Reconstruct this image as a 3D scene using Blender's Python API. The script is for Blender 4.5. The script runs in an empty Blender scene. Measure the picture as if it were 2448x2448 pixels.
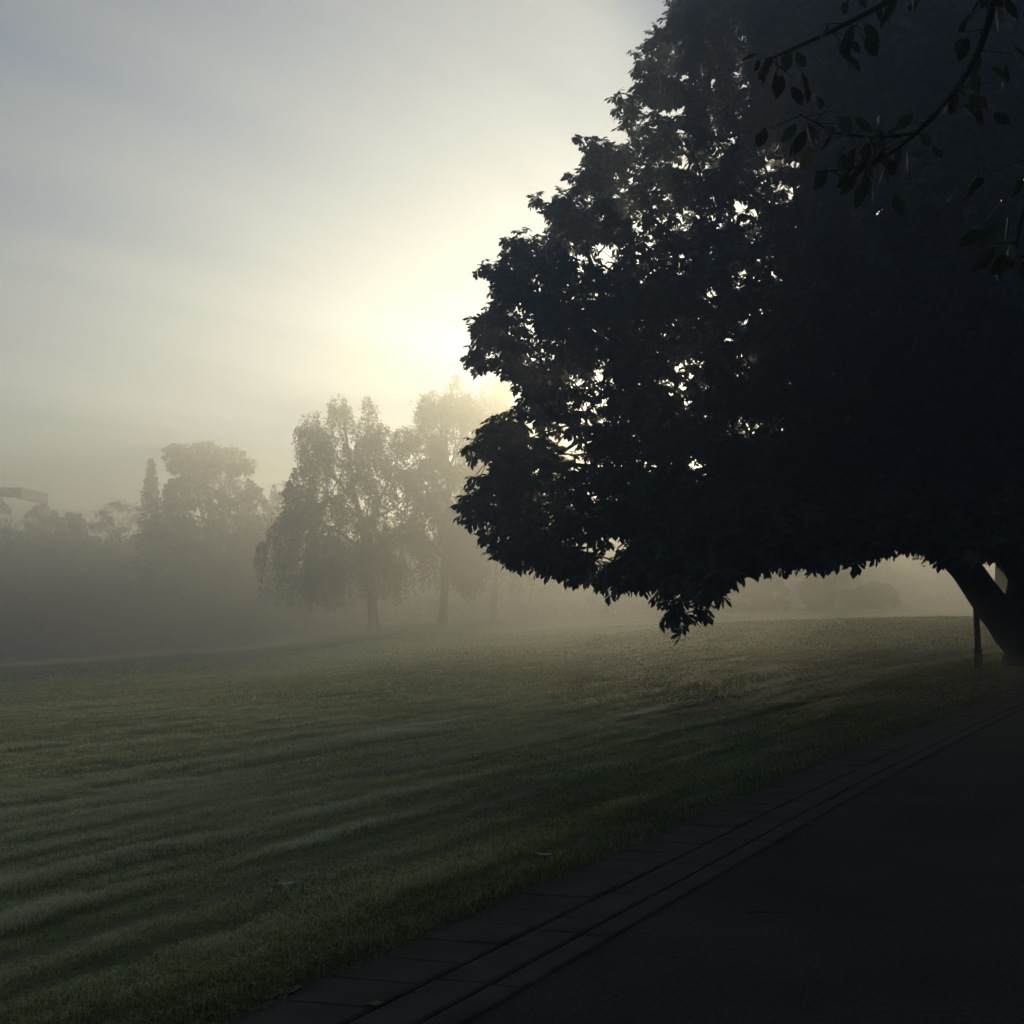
import bpy, math, random
import numpy as np
from mathutils import Vector, noise as mnoise

random.seed(7)
rng = np.random.default_rng(11)
scene = bpy.context.scene
col = scene.collection
R = math.radians

# ------------------------------------------------------------------ camera model
CAM_H = 1.6
PITCH = R(4.18)
FPX = 2955.0                       # focal length in pixels of a 2448 px wide frame
cp, sp = math.cos(PITCH), math.sin(PITCH)

def at(px, py, d):
    """pixel of the 2448 px frame + distance along +Y  ->  world point (vectorised)"""
    px = np.asarray(px, float); py = np.asarray(py, float); d = np.asarray(d, float)
    cx = (px - 1224.0) / FPX
    cu = (1224.0 - py) / FPX
    dy = cp - cu * sp
    dz = sp + cu * cp
    k = d / dy
    return np.stack([cx * k, d + 0 * cx, CAM_H + dz * k], -1)

cam_d = bpy.data.cameras.new("camera")
cam = bpy.data.objects.new("camera", cam_d)
col.objects.link(cam)
cam.location = (0, 0, CAM_H)
cam.rotation_euler = (R(90) + PITCH, 0, 0)
cam_d.sensor_fit = 'HORIZONTAL'
cam_d.sensor_width = 36.0
cam_d.lens = 36.0 * FPX / 2448.0
cam_d.clip_start = 0.05
cam_d.clip_end = 5000
scene.camera = cam

# ------------------------------------------------------------------ helpers
def build_mesh(name, V, tris=None, quads=None, mat=None, parent=None, smooth=False,
               tint=None, mat_idx=None):
    V = np.asarray(V, np.float32).reshape(-1, 3)
    tris = np.zeros((0, 3), np.int32) if tris is None else np.asarray(tris, np.int32).reshape(-1, 3)
    quads = np.zeros((0, 4), np.int32) if quads is None else np.asarray(quads, np.int32).reshape(-1, 4)
    me = bpy.data.meshes.new(name)
    me.vertices.add(len(V)); me.vertices.foreach_set('co', V.ravel())
    li = np.concatenate([tris.ravel(), quads.ravel()]).astype(np.int32)
    me.loops.add(len(li)); me.loops.foreach_set('vertex_index', li)
    n = len(tris) + len(quads)
    start = np.concatenate([np.arange(len(tris)) * 3, len(tris) * 3 + np.arange(len(quads)) * 4]).astype(np.int32)
    me.polygons.add(n); me.polygons.foreach_set('loop_start', start)
    me.polygons.foreach_set('use_smooth', np.full(n, smooth, dtype=bool))
    mats = mat if isinstance(mat, (list, tuple)) else [mat]
    for m in mats:
        if m: me.materials.append(m)
    if mat_idx is not None:
        me.polygons.foreach_set('material_index', np.asarray(mat_idx, np.int32))
    me.update(calc_edges=True)
    if tint is not None:                       # per-vertex random number: which leaf is greener / browner
        a = me.attributes.new('tint', 'FLOAT', 'POINT')
        a.data.foreach_set('value', np.asarray(tint, np.float32))
    me.validate()
    o = bpy.data.objects.new(name, me)
    col.objects.link(o)
    if parent: o.parent = parent
    return o

def thing(name, label, cat, loc=(0, 0, 0), group=None):
    o = bpy.data.objects.new(name, None)
    o.empty_display_size = 0.3
    col.objects.link(o); o.location = [float(c) for c in loc]
    o['label'] = label; o['category'] = cat
    if group: o['group'] = group
    return o

def tag(o, label=None, cat=None, group=None, kind=None):
    if label: o['label'] = label
    if cat: o['category'] = cat
    if group: o['group'] = group
    if kind: o['kind'] = kind
    return o

def smooth01(x, a, b):
    t = np.clip((np.asarray(x, float) - a) / (b - a), 0, 1)
    return t * t * (3 - 2 * t)

def vnoise(x, y, seed=0):
    """value noise in numpy, -1..1"""
    x = np.asarray(x, float); y = np.asarray(y, float)
    xi = np.floor(x).astype(np.int64); yi = np.floor(y).astype(np.int64)
    fx = x - xi; fy = y - yi
    fx = fx * fx * (3 - 2 * fx); fy = fy * fy * (3 - 2 * fy)
    def h(a, b):
        n = (a * 374761393 + b * 668265263 + seed * 974711) & 0xFFFFFFFF
        n = ((n ^ (n >> 13)) * 1274126177) & 0xFFFFFFFF
        return ((n ^ (n >> 16)) & 0xFFFF) / 32767.5 - 1.0
    return (h(xi, yi) * (1 - fx) + h(xi + 1, yi) * fx) * (1 - fy) + \
           (h(xi, yi + 1) * (1 - fx) + h(xi + 1, yi + 1) * fx) * fy

def sweep(pts, radii, n=8, jitter=0.0, seed=0):
    """tapered tube along a polyline -> verts, quads"""
    pts = np.asarray(pts, float); m = len(pts)
    rs = np.random.default_rng(seed)
    tang = np.gradient(pts, axis=0)
    tang /= np.linalg.norm(tang, axis=1)[:, None] + 1e-9
    up = np.array([0.0, 1.0, 0.1]); up /= np.linalg.norm(up)
    V = []
    ang = np.arange(n) / n * 2 * math.pi
    lob = 1 + jitter * rs.standard_normal(n)
    for i in range(m):
        a = np.cross(tang[i], up); a /= np.linalg.norm(a) + 1e-9
        b = np.cross(tang[i], a)
        rr = radii[i] * lob * (1 + 0.4 * jitter * rs.standard_normal(n))
        V.append(pts[i] + (np.cos(ang) * rr)[:, None] * a + (np.sin(ang) * rr)[:, None] * b)
    V = np.concatenate(V)
    Q = []
    for i in range(m - 1):
        for k in range(n):
            k2 = (k + 1) % n
            Q.append((i * n + k, i * n + k2, (i + 1) * n + k2, (i + 1) * n + k))
    return V, np.array(Q, np.int32)

class Geo:
    def __init__(s): s.V = []; s.T = []; s.Q = []; s.tint = []; s.n = 0
    def add(s, V, tris=None, quads=None, tint=None):
        V = np.asarray(V, float).reshape(-1, 3)
        if tris is not None and len(tris): s.T.append(np.asarray(tris, np.int64) + s.n)
        if quads is not None and len(quads): s.Q.append(np.asarray(quads, np.int64) + s.n)
        s.V.append(V); s.n += len(V)
        s.tint.append(np.zeros(len(V)) if tint is None else np.asarray(tint, float))
    def build(s, name, mat, parent=None, smooth=False, origin=None, use_tint=False):
        V = np.concatenate(s.V)
        if origin is not None: V = V - np.asarray(origin, float)
        T = np.concatenate(s.T) if s.T else None
        Q = np.concatenate(s.Q) if s.Q else None
        return build_mesh(name, V, T, Q, mat, parent, smooth,
                          tint=np.concatenate(s.tint) if use_tint else None)

def bez(p0, p1, p2, n):
    t = np.linspace(0, 1, n)[:, None]
    return (1 - t) ** 2 * np.asarray(p0, float) + 2 * t * (1 - t) * np.asarray(p1, float) + t ** 2 * np.asarray(p2, float)

def rot_from(dirs, spin):
    """orthonormal frames whose local Y runs along dirs, spun about it"""
    y = dirs / (np.linalg.norm(dirs, axis=1)[:, None] + 1e-9)
    ref = np.where(np.abs(y[:, 2:3]) > 0.95, np.array([[1.0, 0, 0]]), np.array([[0, 0, 1.0]]))
    x = np.cross(y, ref); x /= np.linalg.norm(x, axis=1)[:, None] + 1e-9
    z = np.cross(x, y)
    c = np.cos(spin)[:, None]; s_ = np.sin(spin)[:, None]
    x2 = x * c + z * s_; z2 = z * c - x * s_
    return np.stack([x2, y, z2], axis=2)          # columns

def rand_unit(n, g=rng):
    v = g.standard_normal((n, 3))
    return v / np.linalg.norm(v, axis=1)[:, None]

def in_poly(px, py, poly):
    px = np.asarray(px); py = np.asarray(py)
    ins = np.zeros(px.shape, bool)
    m = len(poly)
    for i in range(m):
        x1, y1 = poly[i]; x2, y2 = poly[(i + 1) % m]
        cond = (y1 > py) != (y2 > py)
        xs = (x2 - x1) * (py - y1) / ((y2 - y1) if y2 != y1 else 1e-9) + x1
        ins ^= cond & (px < xs)
    return ins

def poly_dist(px, py, poly):
    d = np.full(np.shape(px), 1e9)
    m = len(poly)
    for i in range(m):
        a = np.array(poly[i], float); b = np.array(poly[(i + 1) % m], float)
        ab = b - a; L = ab @ ab + 1e-9
        t = np.clip(((px - a[0]) * ab[0] + (py - a[1]) * ab[1]) / L, 0, 1)
        d = np.minimum(d, np.hypot(px - a[0] - t * ab[0], py - a[1] - t * ab[1]))
    return d

# ------------------------------------------------------------------ materials
def new_mat(name):
    m = bpy.data.materials.new(name); m.use_nodes = True
    nt = m.node_tree; nt.nodes.clear()
    out = nt.nodes.new('ShaderNodeOutputMaterial')
    return m, nt, out

def N(nt, t, **kw):
    n = nt.nodes.new(t)
    for k, v in kw.items():
        if k == 'op': n.operation = v
        else: setattr(n, k, v)
    return n

def ramp(nt, stops):
    r = nt.nodes.new('ShaderNodeValToRGB')
    els = r.color_ramp.elements
    while len(els) < len(stops): els.new(0.5)
    for e, (p, c) in zip(els, stops):
        e.position = p; e.color = (*c, 1)
    return r

def leaf_mat(name, stops, trans=0.35, rough=0.5, spec=0.25):
    m, nt, out = new_mat(name)
    at_ = N(nt, 'ShaderNodeAttribute', attribute_name='tint')
    r = ramp(nt, stops); nt.links.new(at_.outputs['Fac'], r.inputs['Fac'])
    p = N(nt, 'ShaderNodeBsdfPrincipled')
    nt.links.new(r.outputs['Color'], p.inputs['Base Color'])
    p.inputs['Roughness'].default_value = rough
    p.inputs['Specular IOR Level'].default_value = spec
    t = N(nt, 'ShaderNodeBsdfTranslucent'); nt.links.new(r.outputs['Color'], t.inputs['Color'])
    mx = N(nt, 'ShaderNodeMixShader'); mx.inputs['Fac'].default_value = trans
    nt.links.new(p.outputs[0], mx.inputs[1]); nt.links.new(t.outputs[0], mx.inputs[2])
    nt.links.new(mx.outputs[0], out.inputs['Surface'])
    return m

def noisy_mat(name, c1, c2, scale=5, rough=0.9, bump=0.3, stretch=(1, 1, 1), spec=0.2, bscale=None):
    m, nt, out = new_mat(name)
    tc = N(nt, 'ShaderNodeTexCoord')
    mp = N(nt, 'ShaderNodeMapping'); mp.inputs['Scale'].default_value = stretch
    nt.links.new(tc.outputs['Object'], mp.inputs['Vector'])
    nz = N(nt, 'ShaderNodeTexNoise'); nz.inputs['Scale'].default_value = scale; nz.inputs['Detail'].default_value = 8
    nt.links.new(mp.outputs[0], nz.inputs['Vector'])
    r = ramp(nt, [(0.3, c1), (0.7, c2)]); nt.links.new(nz.outputs['Fac'], r.inputs['Fac'])
    p = N(nt, 'ShaderNodeBsdfPrincipled'); p.inputs['Roughness'].default_value = rough
    p.inputs['Specular IOR Level'].default_value = spec
    nt.links.new(r.outputs['Color'], p.inputs['Base Color'])
    if bump:
        nb = N(nt, 'ShaderNodeTexNoise'); nb.inputs['Scale'].default_value = bscale or scale * 3; nb.inputs['Detail'].default_value = 6
        nt.links.new(mp.outputs[0], nb.inputs['Vector'])
        b = N(nt, 'ShaderNodeBump'); b.inputs['Strength'].default_value = bump; b.inputs['Distance'].default_value = 0.02
        nt.links.new(nb.outputs['Fac'], b.inputs['Height']); nt.links.new(b.outputs[0], p.inputs['Normal'])
    nt.links.new(p.outputs[0], out.inputs['Surface'])
    return m

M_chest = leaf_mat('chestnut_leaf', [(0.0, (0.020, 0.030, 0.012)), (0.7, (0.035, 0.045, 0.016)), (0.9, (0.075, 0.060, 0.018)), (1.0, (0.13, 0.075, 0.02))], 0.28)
M_beech = leaf_mat('overhang_leaf', [(0.0, (0.026, 0.036, 0.014)), (0.8, (0.042, 0.052, 0.018)), (1.0, (0.12, 0.10, 0.03))], 0.3, 0.45)
M_birchleaf = leaf_mat('birch_leaf', [(0.0, (0.045, 0.055, 0.020)), (0.7, (0.08, 0.085, 0.03)), (1.0, (0.16, 0.13, 0.035))], 0.35)
M_farleaf = leaf_mat('far_leaf', [(0.0, (0.035, 0.045, 0.018)), (1.0, (0.09, 0.085, 0.03))], 0.3)
M_conifer = leaf_mat('conifer_needle', [(0.0, (0.02, 0.03, 0.015)), (1.0, (0.045, 0.055, 0.028))], 0.1)
M_rust = leaf_mat('rusty_leaf', [(0.0, (0.09, 0.035, 0.014)), (1.0, (0.19, 0.085, 0.03))], 0.3)
M_bushleaf = leaf_mat('bush_leaf', [(0.0, (0.05, 0.05, 0.022)), (1.0, (0.11, 0.09, 0.04))], 0.3)
M_bark = noisy_mat('bark', (0.018, 0.015, 0.012), (0.06, 0.05, 0.04), 9, 0.95, 0.9, (3, 3, 0.5))
M_birchbark = noisy_mat('birch_bark', (0.06, 0.055, 0.05), (0.30, 0.28, 0.25), 5, 0.9, 0.5, (1, 1, 3))
M_metal = noisy_mat('dark_paint', (0.012, 0.014, 0.015), (0.028, 0.03, 0.03), 14, 0.55, 0.1)
M_cab = noisy_mat('grey_green_paint', (0.06, 0.065, 0.055), (0.09, 0.095, 0.08), 6, 0.6, 0.1)
M_bwall = noisy_mat('pale_render', (0.22, 0.21, 0.19), (0.32, 0.30, 0.27), 3, 0.9, 0.1)
M_roof = noisy_mat('grey_roof', (0.07, 0.07, 0.07), (0.12, 0.12, 0.115), 4, 0.7, 0.1)
M_litter = noisy_mat('pale_litter', (0.45, 0.43, 0.36), (0.62, 0.60, 0.52), 20, 0.7, 0.2)
M_deadleaf = noisy_mat('dry_leaf', (0.10, 0.07, 0.035), (0.24, 0.19, 0.11), 30, 0.7, 0.2)

# ------------------------------------------------------------------ terrain
def kerb_x(y):
    y = np.asarray(y, float)
    return -3.74 + 0.545 * y + 0.0027 * np.maximum(0, y - 9) ** 2

def side(x, y):                       # metres to the left of the kerb line
    return (kerb_x(y) - x) * 0.878

def along(x, y):
    return y * 0.878 + x * 0.479

U = np.array([-1.2, -.414, -.31, -.236, -.166, -.111, -.014, .06, .16, .32, .5, 1.2])
HH = np.array([-6.0, -4.7, -3.7, -2.75, -1.36, -.41, .05, .5, 1.05, 1.23, 1.17, 0.9])
K = 1.22                             # distances of the far field

def base_h(x, y):
    x = np.asarray(x, float); y = np.asarray(y, float)
    yy = np.maximum(y, 1.0)
    u = np.clip(x / np.maximum(yy, 25.0), -1.2, 1.2)
    H = np.interp(u, U, HH)
    rc = 91.5 + 40 * smooth01(-u, .13, .3)            # distance of the brow
    k = np.clip((yy - 16) / (rc - 16), 0, 1) ** 1.1
    h = H * k
    rd = 46.0 + (u - 0.2) * 25
    h = h + 0.42 * smooth01(u, 0.02, 0.2) * np.exp(-((yy - rd) / 8.5) ** 2)
    h = h - 2.2 * smooth01(yy, rc + 5, rc + 100)
    h = h * smooth01(side(x, y), -4.0, 6.0) * smooth01(y, 3, 12)
    return h

def rows(x, y):
    """ridges of mown clippings running along the path, 0..1"""
    s = side(x, y); t = along(x, y)
    w = s + 0.16 * vnoise(t * 0.06, s * 0.25, 3) + 0.03 * vnoise(t * 0.5, s * 0.9, 4)
    a = 0.5 + 0.5 * vnoise(w * 3.1, t * 0.055, 5)
    b = 0.5 + 0.5 * vnoise(w * 6.6, t * 0.16, 7)
    c = 0.5 + 0.5 * vnoise(w * 10.0, t * 0.9, 17)
    e = 0.5 + 0.5 * vnoise(w * 4.2, t * 0.75, 18)
    f = 0.5 + 0.5 * vnoise(x * 7.0, y * 7.0, 19)
    v = 0.20 * a + 0.27 * b + 0.20 * c + 0.23 * e + 0.10 * f
    return np.clip((v - 0.5) * 1.9 + 0.5, 0, 1)

def lawn_h(x, y):
    s = side(x, y)
    h = base_h(x, y)
    f = smooth01(s, 0.05, 1.2)
    det = 0.030 * rows(x, y) + 0.012 * vnoise(x * 1.7, y * 1.7, 8) + 0.012 * vnoise(x * 5, y * 5, 9)
    h = h + f * det * (1 - 0.5 * smooth01(y, 30, 90))
    h = h + 0.03 * smooth01(s, -0.02, 0.10) - 0.06 * (1 - smooth01(s, -0.12, 0.0))
    return h

def dew_shade(x, y):
    """dewy pale lawn; canopy shade under the chestnut and by the path painted in"""
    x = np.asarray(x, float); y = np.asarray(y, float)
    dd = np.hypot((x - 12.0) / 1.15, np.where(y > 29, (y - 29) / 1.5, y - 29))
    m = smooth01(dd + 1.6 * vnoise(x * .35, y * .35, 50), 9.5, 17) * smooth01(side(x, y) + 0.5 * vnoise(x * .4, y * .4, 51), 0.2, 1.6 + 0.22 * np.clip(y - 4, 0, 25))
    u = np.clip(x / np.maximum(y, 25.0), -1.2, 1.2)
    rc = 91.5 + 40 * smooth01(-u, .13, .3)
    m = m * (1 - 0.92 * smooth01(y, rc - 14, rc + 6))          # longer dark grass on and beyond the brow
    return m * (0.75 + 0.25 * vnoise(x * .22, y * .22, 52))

def ground_at(px, py, dmin=4, dmax=160):
    d = np.linspace(dmin, dmax, 4000)
    p = at(px, py, d)
    below = p[:, 2] <= lawn_h(p[:, 0], p[:, 1])
    i = int(np.argmax(below)) if below.any() else len(d) - 1
    return p[i]

def graded(lo, hi, fine_lo, fine_hi, step, grow=1.09):
    a = list(np.arange(fine_lo, fine_hi, step))
    v, st = a[-1], step
    while v < hi: st *= grow; v += st; a.append(min(v, hi))
    v, st = a[0], step; pre = []
    while v > lo: st *= grow; v -= st; pre.append(max(v, lo))
    return np.array(pre[::-1] + a)

gx = graded(-700, 700, -15, 9, 0.075)
gy = graded(-60, 1400, 3.5, 24, 0.09, 1.04)
X, Y = np.meshgrid(gx, gy)
Z = lawn_h(X, Y)
nx, ny = len(gx), len(gy)
idx = np.arange(nx * ny).reshape(ny, nx)
Q = np.stack([idx[:-1, :-1], idx[:-1, 1:], idx[1:, 1:], idx[1:, :-1]], -1).reshape(-1, 4)

def lawn_material():
    m, nt, out = new_mat('lawn_grass')
    tc = N(nt, 'ShaderNodeTexCoord')
    mp = N(nt, 'ShaderNodeMapping'); mp.inputs['Rotation'].default_value = (0, 0, R(28.6))
    nt.links.new(tc.outputs['Object'], mp.inputs['Vector'])
    st = N(nt, 'ShaderNodeMapping'); st.inputs['Scale'].default_value = (1.5, 0.055, 1)
    nt.links.new(mp.outputs[0], st.inputs['Vector'])
    n1 = N(nt, 'ShaderNodeTexNoise'); n1.inputs['Scale'].default_value = 1.4; n1.inputs['Detail'].default_value = 9; n1.inputs['Roughness'].default_value = 0.65
    nt.links.new(st.outputs[0], n1.inputs['Vector'])
    n2 = N(nt, 'ShaderNodeTexNoise'); n2.inputs['Scale'].default_value = 0.12; n2.inputs['Detail'].default_value = 5
    nt.links.new(tc.outputs['Object'], n2.inputs['Vector'])
    n3 = N(nt, 'ShaderNodeTexNoise'); n3.inputs['Scale'].default_value = 26; n3.inputs['Detail'].default_value = 6
    nt.links.new(tc.outputs['Object'], n3.inputs['Vector'])
    r1 = ramp(nt, [(0.33, (0.034, 0.052, 0.008)), (0.5, (0.080, 0.105, 0.016)), (0.66, (0.15, 0.165, 0.036))])
    nt.links.new(n1.outputs['Fac'], r1.inputs['Fac'])
    r2 = ramp(nt, [(0.35, (0.65, 0.75, 0.6)), (0.65, (1.15, 1.05, 0.9))])
    nt.links.new(n2.outputs['Fac'], r2.inputs['Fac'])
    mul = N(nt, 'ShaderNodeMix', data_type='RGBA', blend_type='MULTIPLY'); mul.inputs[0].default_value = 1
    nt.links.new(r1.outputs['Color'], mul.inputs[6]); nt.links.new(r2.outputs['Color'], mul.inputs[7])
    p = N(nt, 'ShaderNodeBsdfPrincipled'); p.inputs['Roughness'].default_value = 0.8
    p.inputs['Specular IOR Level'].default_value = 0.15
    p.inputs['Sheen Weight'].default_value = 0.08; p.inputs['Sheen Roughness'].default_value = 0.5
    p.inputs['Sheen Tint'].default_value = (0.9, 0.95, 0.8, 1)
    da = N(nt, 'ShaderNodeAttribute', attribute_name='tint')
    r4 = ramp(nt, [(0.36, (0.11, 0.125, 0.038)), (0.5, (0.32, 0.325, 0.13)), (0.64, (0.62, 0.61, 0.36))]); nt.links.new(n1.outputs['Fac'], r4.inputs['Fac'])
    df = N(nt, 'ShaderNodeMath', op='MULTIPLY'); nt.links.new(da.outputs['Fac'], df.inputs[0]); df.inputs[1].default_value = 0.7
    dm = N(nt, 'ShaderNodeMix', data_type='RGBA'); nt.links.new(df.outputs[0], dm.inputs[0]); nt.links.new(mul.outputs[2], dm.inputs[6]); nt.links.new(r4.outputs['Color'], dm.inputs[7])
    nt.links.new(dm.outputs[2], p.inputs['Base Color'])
    b = N(nt, 'ShaderNodeBump'); b.inputs['Strength'].default_value = 0.8; b.inputs['Distance'].default_value = 0.03
    nt.links.new(n3.outputs['Fac'], b.inputs['Height']); nt.links.new(b.outputs[0], p.inputs['Normal'])
    nt.links.new(p.outputs[0], out.inputs['Surface'])
    return m

M_lawn = lawn_material()
lawn = build_mesh('lawn', np.stack([X, Y, Z], -1).reshape(-1, 3), None, Q, M_lawn, None, True, tint=dew_shade(X, Y).ravel())
tag(lawn, kind='structure')

# ---- path and paved edging
def strip(s0, s1, y0, y1, z, n):
    ys = np.linspace(y0, y1, n)
    k = kerb_x(ys)
    xa = k - s0 / 0.878; xb = k - s1 / 0.878
    V = np.concatenate([np.stack([xa, ys, np.full(n, z)], -1), np.stack([xb, ys, np.full(n, z)], -1)])
    i = np.arange(n - 1)
    return V, np.stack([i, i + n, i + n + 1, i + 1], -1)

def asphalt_material():
    m, nt, out = new_mat('asphalt')
    tc = N(nt, 'ShaderNodeTexCoord')
    v = N(nt, 'ShaderNodeTexVoronoi'); v.inputs['Scale'].default_value = 90
    n1 = N(nt, 'ShaderNodeTexNoise'); n1.inputs['Scale'].default_value = 0.9; n1.inputs['Detail'].default_value = 7
    n2 = N(nt, 'ShaderNodeTexNoise'); n2.inputs['Scale'].default_value = 60; n2.inputs['Detail'].default_value = 5
    for n in (v, n1, n2): nt.links.new(tc.outputs['Object'], n.inputs['Vector'])
    r = ramp(nt, [(0.3, (0.037, 0.033, 0.027)), (0.7, (0.074, 0.066, 0.054))]); nt.links.new(n1.outputs['Fac'], r.inputs['Fac'])
    r2 = ramp(nt, [(0.3, (0.4, 0.4, 0.4)), (0.75, (1.8, 1.8, 1.7))]); nt.links.new(n2.outputs['Fac'], r2.inputs['Fac'])
    mul = N(nt, 'ShaderNodeMix', data_type='RGBA', blend_type='MULTIPLY'); mul.inputs[0].default_value = 1
    nt.links.new(r.outputs['Color'], mul.inputs[6]); nt.links.new(r2.outputs['Color'], mul.inputs[7])
    p = N(nt, 'ShaderNodeBsdfPrincipled'); p.inputs['Roughness'].default_value = 0.92; p.inputs['Specular IOR Level'].default_value = 0.08
    nt.links.new(mul.outputs[2], p.inputs['Base Color'])
    b = N(nt, 'ShaderNodeBump'); b.inputs['Strength'].default_value = 1.0; b.inputs['Distance'].default_value = 0.01
    nt.links.new(v.outputs['Distance'], b.inputs['Height']); nt.links.new(b.outputs[0], p.inputs['Normal'])
    nt.links.new(p.outputs[0], out.inputs['Surface'])
    return m

M_asph = asphalt_material()
M_slab = noisy_mat('paving_stone', (0.054, 0.046, 0.036), (0.095, 0.082, 0.064), 4, 0.95, 0.35, bscale=40, spec=0.05)
V, Qs = strip(-0.70, -5.2, -25, 60, -0.012, 200)
path = tag(build_mesh('path', V, None, Qs, M_asph), kind='structure')

g = Geo()                                  # one row of square slabs and two narrow bands of kerb stones
def stone_row(s0, s1, length, gap, z, jit):
    tt = -4.0
    while tt < 62:
        ya, yb = tt, tt + length * 0.878
        dz = random.uniform(-jit, jit); tilt = random.uniform(-jit, jit)
        e = 0.008
        def pt(s, y, zz): return (float(kerb_x(y)) - s / 0.878, y + (s) * 0.30, zz)
        a, b = s0 - gap / 2, s1 + gap / 2
        y1, y2 = ya + gap / 2, yb - gap / 2
        top = [pt(a - e, y1 + e, z + dz), pt(b + e, y1 + e, z + dz + tilt), pt(b + e, y2 - e, z + dz + tilt), pt(a - e, y2 - e, z + dz)]
        mid = [pt(a, y1, z + dz - e), pt(b, y1, z + dz - e), pt(b, y2, z + dz - e), pt(a, y2, z + dz - e)]
        bot = [(p[0], p[1], -0.08) for p in mid]
        g.add(top + mid + bot, None, [(0, 1, 2, 3)] + [(4 + k, 4 + (k + 1) % 4, (k + 1) % 4, k) for k in range(4)]
              + [(8 + k, 8 + (k + 1) % 4, 4 + (k + 1) % 4, 4 + k) for k in range(4)])
        tt += length * 0.878
stone_row(0.0, -0.37, 0.345, 0.009, 0.012, 0.004)
stone_row(-0.37, -0.575, 0.90, 0.008, 0.007, 0.002)
stone_row(-0.575, -0.70, 0.90, 0.008, 0.002, 0.002)
edging = tag(g.build('paved_edging', M_slab), kind='structure')
V, Qs = strip(0.05, -0.72, -6, 62, -0.016, 160)
bed = tag(build_mesh('soil', V, None, Qs, noisy_mat('joint_soil', (0.028, 0.026, 0.021), (0.050, 0.045, 0.036), 20, 1.0, 0.4)), kind='structure')

# ------------------------------------------------------------------ grass blades
def grass():
    bands = [(3.6, 6.5, 11000, 0.0032, 0.036), (6.5, 11, 6000, 0.0042, 0.037), (11, 19, 2400, 0.0065, 0.04), (19, 34, 650, 0.012, 0.045), (34, 62, 110, 0.028, 0.055)]
    Vs, Ts, tints = [], [], []; n0 = 0
    for y0, y1, dens, w, h in bands:
        area = 0.9 * (y1 * y1 - y0 * y0) / 2 * 1.0
        n = int(area * dens)
        y = np.sqrt(rng.uniform(y0 * y0, y1 * y1, n))
        x = rng.uniform(-0.45, 0.45, n) * y
        n2 = int(4.5 * (y1 - y0) * dens * 0.5)          # and thinner beyond the left of the frame
        y2 = rng.uniform(y0, y1, n2)
        y = np.concatenate([y, y2]); x = np.concatenate([x, -0.45 * y2 - rng.uniform(0, 4.5, n2)]); n += n2
        s = side(x, y)
        r = rows(x, y)
        keep = (s > -0.07 + 0.11 * vnoise(along(x, y) * 2.6, s * 0, 21) + 0.06 * vnoise(along(x, y) * 11, s * 0, 22)) & (rng.uniform(0, 1, n) < 0.16 + 1.0 * r)
        x, y, s, r = x[keep], y[keep], s[keep], r[keep]
        n = len(x)
        z = lawn_h(x, y) - 0.008
        edge = 1 + 0.7 * np.exp(-(s / 0.25) ** 2)
        tuft = 1 + 0.5 * np.clip(vnoise(x * 1.3, y * 1.3, 30), 0, 1)
        hh = h * (0.35 + 1.25 * r) * rng.uniform(0.5, 1.35, n) * edge * tuft
        ww = w * rng.uniform(0.7, 1.4, n)
        az = rng.uniform(0, 2 * math.pi, n)
        lean = rng.uniform(0.3, 1.7, n)
        dx, dy = np.cos(az), np.sin(az)
        base = np.stack([x, y, z], -1)
        sd = np.stack([-dy, dx, 0 * dx], -1) * (ww / 2)[:, None]
        out = np.stack([dx, dy, 0 * dx], -1)
        mid = base + out * (hh * lean * 0.3)[:, None]; mid[:, 2] += hh * 0.6
        tip = base + out * (hh * lean)[:, None]; tip[:, 2] += hh * np.clip(1.05 - 0.45 * lean, .3, 1)
        Vv = np.stack([base - sd, base + sd, mid + sd * 0.8, mid - sd * 0.8, tip], 1).reshape(-1, 3)
        b = n0 + np.arange(n)[:, None] * 5
        T = np.concatenate([b + [[0, 1, 2]], b + [[0, 2, 3]], b + [[3, 2, 4]]])
        tn = np.clip(0.20 + 0.55 * dew_shade(x, y) + 0.10 * vnoise(x * 0.5, y * 0.5, 12) + 0.85 * (r - .45) + rng.normal(0, 0.15, n), 0, 1)  # open lawn dewy and paler, canopy shade put into the blade colour
        Vs.append(Vv); Ts.append(T); tints.append(np.repeat(tn, 5)); n0 += 5 * n
    o = build_mesh('grass', np.concatenate(Vs), np.concatenate(Ts), None,
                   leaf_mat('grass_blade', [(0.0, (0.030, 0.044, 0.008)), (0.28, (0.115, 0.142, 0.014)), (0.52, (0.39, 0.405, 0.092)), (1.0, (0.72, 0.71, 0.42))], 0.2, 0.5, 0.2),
                   None, False, tint=np.concatenate(tints))
    tag(o, kind='stuff', label='short dewy mown grass beside the path', cat='grass')
    print('grass blades', n0 // 5)
grass()

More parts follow.
